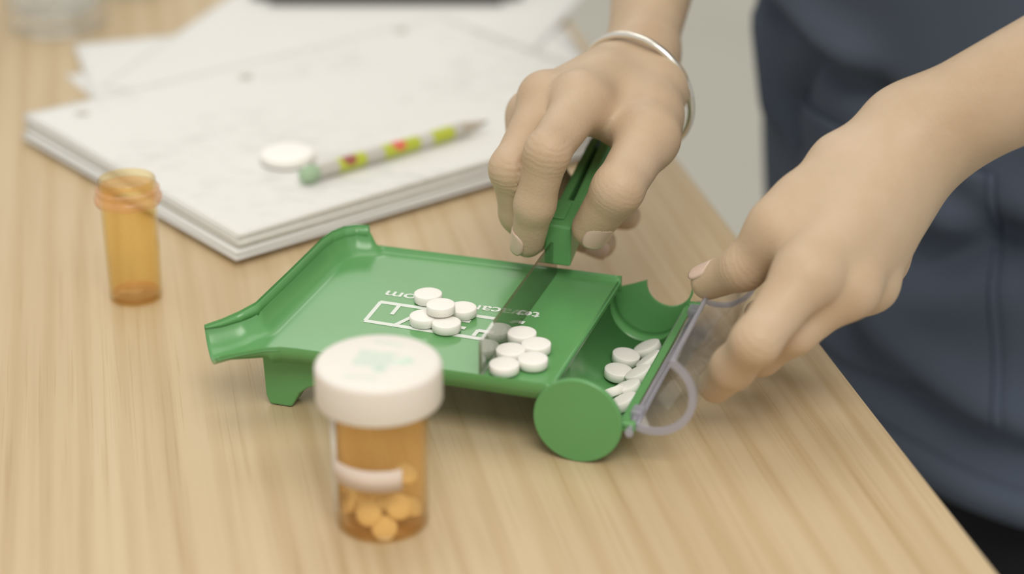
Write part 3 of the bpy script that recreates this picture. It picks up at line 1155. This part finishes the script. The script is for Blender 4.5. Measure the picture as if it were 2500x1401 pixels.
class Field:
    def __init__(self, lo, hi, vox):
        self.lo, self.vox = np.array(lo, np.float32), np.float32(vox)
        n = np.ceil((np.array(hi) - np.array(lo)) / vox).astype(int) + 1
        self.n = n
        self.X = (self.lo[0] + vox * np.arange(n[0], dtype=np.float32))[:, None, None]
        self.Y = (self.lo[1] + vox * np.arange(n[1], dtype=np.float32))[None, :, None]
        self.Z = (self.lo[2] + vox * np.arange(n[2], dtype=np.float32))[None, None, :]

    def cone(self, a, b, ra, rb):
        a, b = np.asarray(a, np.float32), np.asarray(b, np.float32)
        ba = b - a
        L2 = float(ba @ ba)
        px, py, pz = self.X - a[0], self.Y - a[1], self.Z - a[2]
        if L2 < 1e-6:
            return np.sqrt(px * px + py * py + pz * pz) - np.float32(ra)
        t = (px * ba[0] + py * ba[1] + pz * ba[2]) / np.float32(L2)
        t = np.clip(t, 0, 1)
        dx, dy, dz = px - t * ba[0], py - t * ba[1], pz - t * ba[2]
        return np.sqrt(dx * dx + dy * dy + dz * dz) - (np.float32(ra) + t * np.float32(rb - ra))

    def chain(self, pts, rad, k):
        d = None
        for i in range(len(pts) - 1):
            c = self.cone(pts[i], pts[i + 1], rad[i], rad[i + 1])
            d = c if d is None else smin(d, c, k)
        return d

    def mesh(self, D):
        """naive surface nets"""
        n = D.shape
        s = D < 0
        cs = [s[i:n[0] - 1 + i, j:n[1] - 1 + j, k:n[2] - 1 + k] for i in (0, 1) for j in (0, 1) for k in (0, 1)]
        cnt = sum(c.astype(np.int8) for c in cs)
        act = (cnt > 0) & (cnt < 8)
        idx = -np.ones(act.shape, np.int64)
        cells = np.argwhere(act)
        idx[act] = np.arange(len(cells))
        corner = np.array([(i, j, k) for i in (0, 1) for j in (0, 1) for k in (0, 1)])
        vals = np.stack([D[cells[:, 0] + c[0], cells[:, 1] + c[1], cells[:, 2] + c[2]] for c in corner], 1)
        acc = np.zeros((len(cells), 3))
        num = np.zeros(len(cells))
        for a in range(8):
            for b in range(a + 1, 8):
                if np.abs(corner[a] - corner[b]).sum() != 1:
                    continue
                va, vb = vals[:, a], vals[:, b]
                m = (va < 0) != (vb < 0)
                t = np.where(m, va / np.where(m, va - vb, 1), 0)
                acc += m[:, None] * (corner[a] + t[:, None] * (corner[b] - corner[a]))
                num += m
        P = (cells + acc / num[:, None]) * self.vox + self.lo
        F = []
        for ax in range(3):
            o1, o2 = [(1, 2), (2, 0), (0, 1)][ax]
            sl0 = [slice(None)] * 3
            sl1 = [slice(None)] * 3
            sl0[ax], sl1[ax] = slice(0, n[ax] - 1), slice(1, n[ax])
            ch = s[tuple(sl0)] != s[tuple(sl1)]
            e = np.argwhere(ch)
            ok = (e[:, o1] > 0) & (e[:, o2] > 0) & (e[:, o1] < n[o1] - 1) & (e[:, o2] < n[o2] - 1)
            e = e[ok]
            st = s[e[:, 0], e[:, 1], e[:, 2]]

            def ix(d1, d2):
                q = e.copy()
                q[:, o1] -= d1
                q[:, o2] -= d2
                return idx[q[:, 0], q[:, 1], q[:, 2]]
            Q = np.stack([ix(1, 1), ix(0, 1), ix(0, 0), ix(1, 0)], 1)
            Q[~st] = Q[~st][:, ::-1]
            F.append(Q)
        return P, np.concatenate(F)


def mesh_smooth(P, F, it=3, lam=0.5):
    E = np.concatenate([F[:, [0, 1]], F[:, [1, 2]], F[:, [2, 3]], F[:, [3, 0]]])
    E = np.concatenate([E, E[:, ::-1]])
    deg = np.bincount(E[:, 0], minlength=len(P))[:, None]
    for i in range(it):
        for l in (lam, -lam * 1.04):
            S = np.stack([np.bincount(E[:, 0], weights=P[E[:, 1], k], minlength=len(P)) for k in range(3)], 1)
            P = P + l * (S / np.maximum(deg, 1) - P)
    return P


def J(x, y, d):
    return at(x, y, d / 1000.0) * 1000.0


NAILS = []


def nail(tip, prev, r, toward, ln=11.0, back=0.5, half=52):
    """remember a fingernail: on the distal pad, facing `toward`"""
    ax = np.array(tip) - np.array(prev)
    ax /= np.linalg.norm(ax)
    n_ = np.array(toward, float)
    n_ -= ax * (n_ @ ax)
    n_ /= np.linalg.norm(n_)
    NAILS.append((np.array(tip) + ax * back, ax, n_, r, ln, half))


# directions in view terms
VR, VU, VT = RT, UP, -FW

# ---- hand that holds the spatula
RW = J(1562, 140, 897)
i_t, i_d, i_p, i_m = J(1289, 588, 822), J(1306, 498, 808), J(1336, 372, 797), J(1420, 250, 826)
m_t, m_d, m_p, m_m = J(1302, 580, 840), J(1268, 520, 828), J(1248, 412, 814), J(1338, 250, 838)
r_t, r_d, r_p, r_m = J(1466, 592, 872), J(1355, 548, 868), J(1268, 430, 850), J(1305, 290, 857)
p_t, p_d, p_p, p_m = J(1530, 528, 884), J(1440, 512, 880), J(1340, 445, 872), J(1318, 335, 875)
t_t, t_i, t_m, t_c = J(1444, 556, 816), J(1508, 462, 800), J(1584, 335, 822), J(1600, 215, 862)
acr = (p_m - i_m) / np.linalg.norm(p_m - i_m)
lng = ((i_m + m_m + r_m) / 3 - RW)
lng /= np.linalg.norm(lng)
RE = np.array([95.0, 270.0, 172.0])
fdir = (RE - RW) / np.linalg.norm(RE - RW)
f = Field((-32, -100, 15), (135, 175, 150), 1.15)
w_r, w_u = RW - acr * 6, RW + acr * 6
palm = f.chain([w_r, i_m], [11.5, 11.5], 1)
for b, m_, ra, rb in ((RW - acr * 3, m_m, 11.5, 11.5), (RW + acr * 4, r_m, 11.5, 11), (w_u, p_m, 11, 10)):
    palm = smin(palm, f.chain([b, m_], [ra, rb], 1), 9)
fa_r, fa_u = RW - acr * 8 + fdir * 130, RW + acr * 8 + fdir * 130
palm = smin(palm, f.cone(w_r, fa_r, 12.8, 22), 9)
palm = smin(palm, f.cone(w_u, fa_u, 12.5, 22), 9)
# thenar mass and web
palm = smin(palm, f.chain([RW - acr * 6, t_c, t_m], [11, 12.5, 11.5], 8), 9)
palm = smin(palm, f.cone(t_m * .6 + t_c * .4, i_m * .62 + RW * .38, 9, 8), 12)
palm = smin(palm, f.cone(t_m * .85 + t_i * .15 + FW * 9, i_m + FW * 9, 6.5, 7.5), 10)
D = palm
for pts, rad in (((i_m, i_p, i_d, i_t), (10.4, 8.5, 7.7, 6.7)), ((m_m, m_p, m_d, m_t), (10.6, 8.4, 7.7, 6.8)), ((r_m, r_p, r_d, r_t), (10.0, 8.7, 7.7, 6.8)), ((p_m, p_p, p_d, p_t), (9.0, 7.8, 6.9, 6.0))):
    fc = f.chain(pts, rad, 4.0)
    D = np.minimum(D, smin(palm, fc, 6.0))
fc = f.chain([t_m, t_i, t_t], [11.3, 9.8, 8.0], 4)
D = np.minimum(D, smin(palm, fc, 7))
dors = np.cross(acr, lng)
dors /= np.linalg.norm(dors)
if dors[2] < 0:
    dors = -dors
for q, rr in ((i_m, 8.6), (m_m, 8.8), (r_m, 8.2), (p_m, 7.2)):
    D = smin(D, f.cone(q + dors * 3.6, q + dors * 3.6, rr, rr), 5)
PR_, FR_ = f.mesh(D)
PR_ = mesh_smooth(PR_, FR_, 3)
nail(i_t, i_d, 6.9, VT * .55 - VR * .85 + VU * .1, 10, -2.2)
nail(t_t, t_i, 8.1, VT * .8 + VR * .5 - VU * .1, 12, -3.0)
nail(r_t, r_d, 6.8, -VU * .6 + VR * .2 + VT * .4, 9, -2.0)

# ---- hand that opens the clear lid
LW = J(2248, 332, 786)
i_t, i_d, i_p, i_m = J(1748, 940, 760), J(1790, 897, 744), J(1845, 834, 729), J(1968, 668, 740)
m_t, m_d, m_p, m_m = J(1800, 885, 778), J(1856, 865, 762), J(1938, 806, 750), J(2065, 700, 750)
r_t, r_d, r_p, r_m = J(1826, 838, 795), J(1880, 830, 783), J(1970, 780, 772), J(2115, 690, 767)
p_t, p_d, p_p, p_m = J(1852, 765, 815), J(1915, 775, 805), J(2005, 730, 795), J(2145, 635, 788)
t_t, t_i, t_m, t_c = J(1730, 688, 779), J(1815, 653, 765), J(1900, 560, 757), J(2062, 410, 772)
acr = (p_m - i_m) / np.linalg.norm(p_m - i_m)
lng = ((i_m + m_m + r_m) / 3 - LW)
lng /= np.linalg.norm(lng)
LE = np.array([360.0, -100.0, 222.0])
fdir = (LE - LW) / np.linalg.norm(LE - LW)
f = Field((55, -215, -5), (290, -20, 185), 1.25)
w_r, w_u = LW - acr * 9, LW + acr * 9
palm = f.chain([w_r, i_m], [16, 11.5], 1)
for b, m_, ra, rb in ((LW - acr * 3, m_m, 16, 11.5), (LW + acr * 3, r_m, 16, 11), (w_u, p_m, 15, 10)):
    palm = smin(palm, f.chain([b, m_], [ra, rb], 1), 9)
fa_r, fa_u = LW - acr * 8 + fdir * 110, LW + acr * 8 + fdir * 110
palm = smin(palm, f.cone(w_r, fa_r, 18.5, 24.5), 12)
palm = smin(palm, f.cone(w_u, fa_u, 16.5, 23), 12)
palm = smin(palm, f.chain([LW - acr * 9, t_c, t_m], [14, 12.5, 10.6], 8), 10)
palm = smin(palm, f.cone(t_m * .65 + t_c * .35, i_m * .62 + LW * .38, 9, 9), 12)
D = palm
for pts, rad in (((i_m, i_p, i_d, i_t), (10.8, 8.5, 7.7, 6.8)), ((m_m, m_p, m_d, m_t), (10.6, 8.6, 7.7, 6.8)), ((r_m, r_p, r_d, r_t), (10.0, 8.5, 7.6, 6.6)), ((p_m, p_p, p_d, p_t), (9.0, 7.6, 6.8, 5.8))):
    fc = f.chain(pts, rad, 4.0)
    D = np.minimum(D, smin(palm, fc, 6.0))
fc = f.chain([t_m, t_i, t_t], [10.6, 8.3, 6.9], 4)
D = np.minimum(D, smin(palm, fc, 7))
dors = np.cross(acr, lng)
dors /= np.linalg.norm(dors)
if dors[2] < 0:
    dors = -dors
for q, rr in ((i_m, 8.8), (m_m, 8.8), (r_m, 8.0), (p_m, 7.2)):
    D = smin(D, f.cone(q + dors * 3.2, q + dors * 3.2, rr, rr), 5)
PL_, FL_ = f.mesh(D)
PL_ = mesh_smooth(PL_, FL_, 3)
nail(t_t, t_i, 7.0, VU * .8 + VT * .45 - VR * .1, 11, -2.0)

# ---- the rest of the body (trunk, upper arms, legs) under the clothes
APEX = np.array([0.131, 0.205, 0.0])
TC0 = (APEX + EN * 0.115) * 1000                     # trunk axis
lat = ED


def lean(z):
    """the trunk bends forward over the table edge (metres)"""
    return EN * (-0.15 * (min(z, 0.25) - 0.10))


LSH = TC0 - lat * 165 + np.array([0, 0, 520]) + lean(.52) * 1000
RSH = TC0 + lat * 165 + np.array([0, 0, 520]) + lean(.52) * 1000
g = Field((60, -150, -760), (430, 520, 680), 7.0)
b_ = None
for z0, z1, wd in ((-60, 150, 70), (150, 330, 78), (330, 500, 95)):
    for s_ in (-1, 0, 1):
        c = g.cone(TC0 + lat * s_ * wd + np.array([0, 0, z0]) + lean(z0 / 1000) * 1000, TC0 + lat * s_ * (wd + 8) + np.array([0, 0, z1]) + lean(z1 / 1000) * 1000, 60, 62)
        b_ = c if b_ is None else smin(b_, c, 40)
for SH, EL, FH in ((LSH, LE, LW + (LE - LW) * .42), (RSH, RE, RW + (RE - RW) * .42)):
    b_ = smin(b_, g.chain([TC0 + np.array([0, 0, 500]) + lean(.5) * 1000, SH], [55, 48], 20), 30)
    b_ = smin(b_, g.chain([SH, EL, FH], [46, 36, 24], 18), 20)
b_ = smin(b_, g.cone(TC0 + np.array([0, 0, 540]) + lean(.5) * 1000, TC0 + np.array([0, 0, 640]) + lean(.5) * 1000, 55, 48), 30)
for s_ in (-1, 1):
    b_ = smin(b_, g.chain([TC0 + EN * 50 + lat * s_ * 75 + np.array([0, 0, -80]), TC0 + EN * 50 + lat * s_ * 85 + np.array([0, 0, -420]), TC0 + EN * 50 + lat * s_ * 85 + np.array([0, 0, -690])], [68, 50, 36], 20), 25)
PB_, FB_ = g.mesh(b_)
PB_ = mesh_smooth(PB_, FB_, 3)
allP = np.concatenate([PR_, PL_, PB_]) / 1000.0
allF = np.concatenate([FR_, FL_ + len(PR_), FB_ + len(PR_) + len(PL_)])
me = bpy.data.meshes.new('person')
me.from_pydata(allP.tolist(), [], allF.tolist())
me.update()
me.polygons.foreach_set('use_smooth', [True] * len(me.polygons))
person = ob('person', me, M['skin'])
tag(person, 'person in navy scrubs sweeping tablets with one hand and opening the lid', 'person')
for c, ax, n_, r, ln, half in NAILS:
    sd = np.cross(ax, n_)
    V = []
    na, nb = 12, 12
    for i in range(na + 1):
        s = -1 + 2 * i / na
        wd = (1 - abs(s) ** 3.2 * (0.55 if s > 0 else 0.85)) ** 0.5
        for k in range(nb + 1):
            ph = math.radians(half) * (-1 + 2 * k / nb) * wd
            rr = r + 0.30 - 0.5 * max(0, s) ** 2 * 0.6 - 0.35 * (abs(k / nb * 2 - 1) ** 6)
            V.append((c + ax * (ln / 2 * s + 0.8) + n_ * rr * math.cos(ph) + sd * rr * math.sin(ph)) / 1000)
    o = mk('fingernail', V, grid_faces(na + 1, nb + 1), M['nail'], person)
    solid(o, 0.0004, 0.0)

# ---- clothes
TCm = TC0 / 1000
SA, SB = 0.168, 0.115
FOLDS = []


def trunk_hit(px, py):
    """where the view ray through a photo pixel meets the trunk -> (angle, height)"""
    d = FW + RT * (px - 1250) / FPX - UP * (py - 700.5) / FPX
    o_ = CAM - TCm
    a1, a2 = d @ lat / SA, (d @ EN + 0.15 * d[2]) / SB
    b1, b2 = o_ @ lat / SA, (o_ @ EN + 0.15 * (o_[2] - 0.10)) / SB
    A, B, C = a1 * a1 + a2 * a2, 2 * (a1 * b1 + a2 * b2), b1 * b1 + b2 * b2 - 1
    di = max(0.0, B * B - 4 * A * C)
    t = (-B - math.sqrt(di)) / (2 * A)
    q = CAM + d * t
    w_ = q - TCm - lean(q[2])
    return math.atan2(w_ @ EN / SB, w_ @ lat / SA), q[2]


def fold(pxs, depth, width):
    pts = [trunk_hit(*p) for p in pxs]
    FOLDS.append((np.array([(a * 0.14, z) for a, z in pts]), depth * 1.7, width))


fold([(1885, -20), (1935, 55), (1985, 112), (2060, 178), (2140, 225)], -0.010, 0.009)
fold([(1905, -40), (1960, 30), (2010, 80), (2090, 140)], 0.008, 0.013)
fold([(1985, 112), (1962, 170), (1935, 255), (1950, 340)], -0.006, 0.006)
fold([(1880, 60), (1890, 160), (1900, 260)], 0.006, 0.014)
fold([(2170, 600), (2300, 615), (2400, 600), (2500, 585)], -0.010, 0.012)
fold([(2330, 520), (2420, 530), (2500, 520)], 0.008, 0.014)
fold([(2170, 700), (2300, 700), (2420, 690)], 0.006, 0.020)
fold([(2130, 790), (2200, 880), (2290, 965), (2400, 1040), (2510, 1095)], -0.010, 0.013)
fold([(2180, 800), (2260, 890), (2350, 960), (2500, 1030)], 0.008, 0.018)
fold([(2320, 480), (2400, 520), (2450, 560)], -0.007, 0.010)
fold([(2060, 880), (2150, 990), (2300, 1110), (2500, 1200)], 0.006, 0.02)


def pl_dist(p, L):
    best = 9
    for i in range(len(L) - 1):
        ab = L[i + 1] - L[i]
        t = max(0, min(1, (p - L[i]) @ ab / max(1e-9, ab @ ab)))
        best = min(best, float(np.linalg.norm(p - L[i] - ab * t)))
    return best


def trunk_pt(th, z, extra=0.0, folds=True):
    dsp = extra
    if folds:
        p = np.array([th * 0.14, z])
        for L, dp, wd in FOLDS:
            d = pl_dist(p, L)
            if d < wd * 3:
                dsp += dp * math.exp(-(d / wd) ** 2)
        dsp += 0.0025 * math.sin(th * 9 + z * 14) * math.sin(z * 21 + th * 3)
    flare = 0.010 * max(0, (0.05 - z) / 0.2) ** 1.5 + 0.012 * max(0, (z - 0.15) / .3)
    a, b_ = SA + dsp + flare, SB + dsp + flare
    return TCm + lean(z) + lat * a * math.cos(th) + EN * b_ * math.sin(th) + np.array([0, 0, z])


HEM = sorted(trunk_hit(*p) for p in ((2190, 1072), (2300, 1142), (2400, 1198), (2500, 1245)))


def hem_at(th):
    return float(np.interp(th, [h[0] for h in HEM], [h[1] for h in HEM]))


V = []
NT, NZ = 150, 110
for i in range(NZ + 1):
    for k in range(NT):
        th = -math.pi + 2 * math.pi * k / NT
        z = hem_at(th) + (0.50 - hem_at(th)) * (i / NZ)
        if i > NZ - 14:
            q = (i - NZ + 14) / 14
            p = trunk_pt(th, z, -0.02 * q * q, True)
            c0 = (TCm + lean(z)) * np.array([1, 1, 0])
            p = c0 + (p - c0) * np.array([1 - .45 * q ** 3, 1 - .45 * q ** 3, 1])
        else:
            p = trunk_pt(th, z)
        V.append(p)
F = grid_faces(NZ + 1, NT, True)
F.append(tuple((NZ) * NT + k for k in range(NT)))
# sleeves, joined to the shoulders of the top
for SH, EL in ((LSH, LE), (RSH, RE)):
    a, b2 = SH / 1000 + np.array([0, 0, .0]), EL / 1000
    base = len(V)
    dr = (b2 - a) / np.linalg.norm(b2 - a)
    s1 = np.cross(dr, [0, 0, 1])
    s1 /= np.linalg.norm(s1)
    s2 = np.cross(dr, s1)
    for i in range(9):
        c = a + dr * (-0.05 + 0.23 * i / 8)
        rr = 0.062 - 0.004 * i / 8
        for k in range(32):
            t = 2 * math.pi * k / 32
            V.append(c + (s1 * math.cos(t) + s2 * math.sin(t)) * rr * (1 + .02 * math.sin(3 * t + i)))
    F += [tuple(base + q for q in fc) for fc in grid_faces(9, 32, True)]
    F.append(tuple(base + k for k in range(32)))
topo = mk('scrub_top', V, F, M['scrub'], person)
# hem band and patch pocket with seams
V = []
for i in range(3):
    for k in range(NT):
        th = -math.pi + 2 * math.pi * k / NT
        V.append(trunk_pt(th, hem_at(th) + 0.020 * i / 2, 0.0012))
hb = mk('hem_band', V, grid_faces(3, NT, True), M['scrub'], topo)
solid(hb, 0.0012, 0.0)
pc = [trunk_hit(2440, 425), trunk_hit(2448, 1010)]
th0 = (pc[0][0] + pc[1][0]) / 2
V = []
pn = 24
for i in range(pn + 1):
    for k in range(pn + 1):
        th = th0 + (0.95) * k / pn
        z = pc[1][1] + (pc[0][1] - pc[1][1]) * i / pn
        V.append(trunk_pt(th, z, 0.0016))
pk = mk('patch_pocket', V, grid_faces(pn + 1, pn + 1), M['scrub'], topo)
solid(pk, 0.0014, 0.0)
tube('pocket_seam', [trunk_pt(th0 + 0.03, pc[1][1] + (pc[0][1] - pc[1][1]) * i / 30, 0.0024) for i in range(31)], 0.0004, M['scrubseam'], topo, 6)
# trousers
V, F = [], []
for s_ in (-1, 1):
    base = len(V)
    rows = [(-0.02, 0.0, 0.098), (-0.16, 0.065, 0.100), (-0.30, 0.082, 0.085), (-0.5, 0.088, 0.075), (-0.66, 0.09, 0.072), (-0.725, 0.09, 0.072)]
    for z, off, r in rows:
        for k in range(40):
            t = 2 * math.pi * k / 40
            p = TCm + EN * 0.05 + lat * (s_ * off + r * math.cos(t)) + EN * r * 1.02 * math.sin(t) + np.array([0, 0, z])
            V.append(p)
    F += [tuple(base + q for q in fc) for fc in grid_faces(len(rows), 40, True)]
mk('trousers', V, F, M['trouser'], person)
for s_ in (-1, 1):
    p = TCm + lat * s_ * 0.09 - EN * 0.01
    sh = box('shoe', (-.13, -.045, FLOOR_Z + .002), (.12, .045, FLOOR_Z + .075), M['black'], person, 0.03, 4)
    sh.rotation_euler = (0, 0, math.atan2(EN[1], EN[0]))
    sh.location = (p[0], p[1], 0)

# ------------------------------------------------------------------ bangle on the wrist
def ring(c, n_, r, tr, squash=1.0):
    n_ = np.array(n_) / np.linalg.norm(n_)
    a = np.cross(n_, [0, 0, 1.0])
    a /= np.linalg.norm(a)
    b = np.cross(n_, a)
    return [c + (a * math.cos(2 * math.pi * i / 72) + b * math.sin(2 * math.pi * i / 72) * squash) * r for i in range(72)]


BC = at(1554, 224.6, 0.876)
BN = np.array([0.56, 0.807, 0.188])
bang = tube('bangle', ring(BC, BN, 0.0268, 0), 0.0016, M['silver'], None, 14, True)
tag(bang, 'thin plain silver bangle worn on the wrist above the spatula', 'bangle')
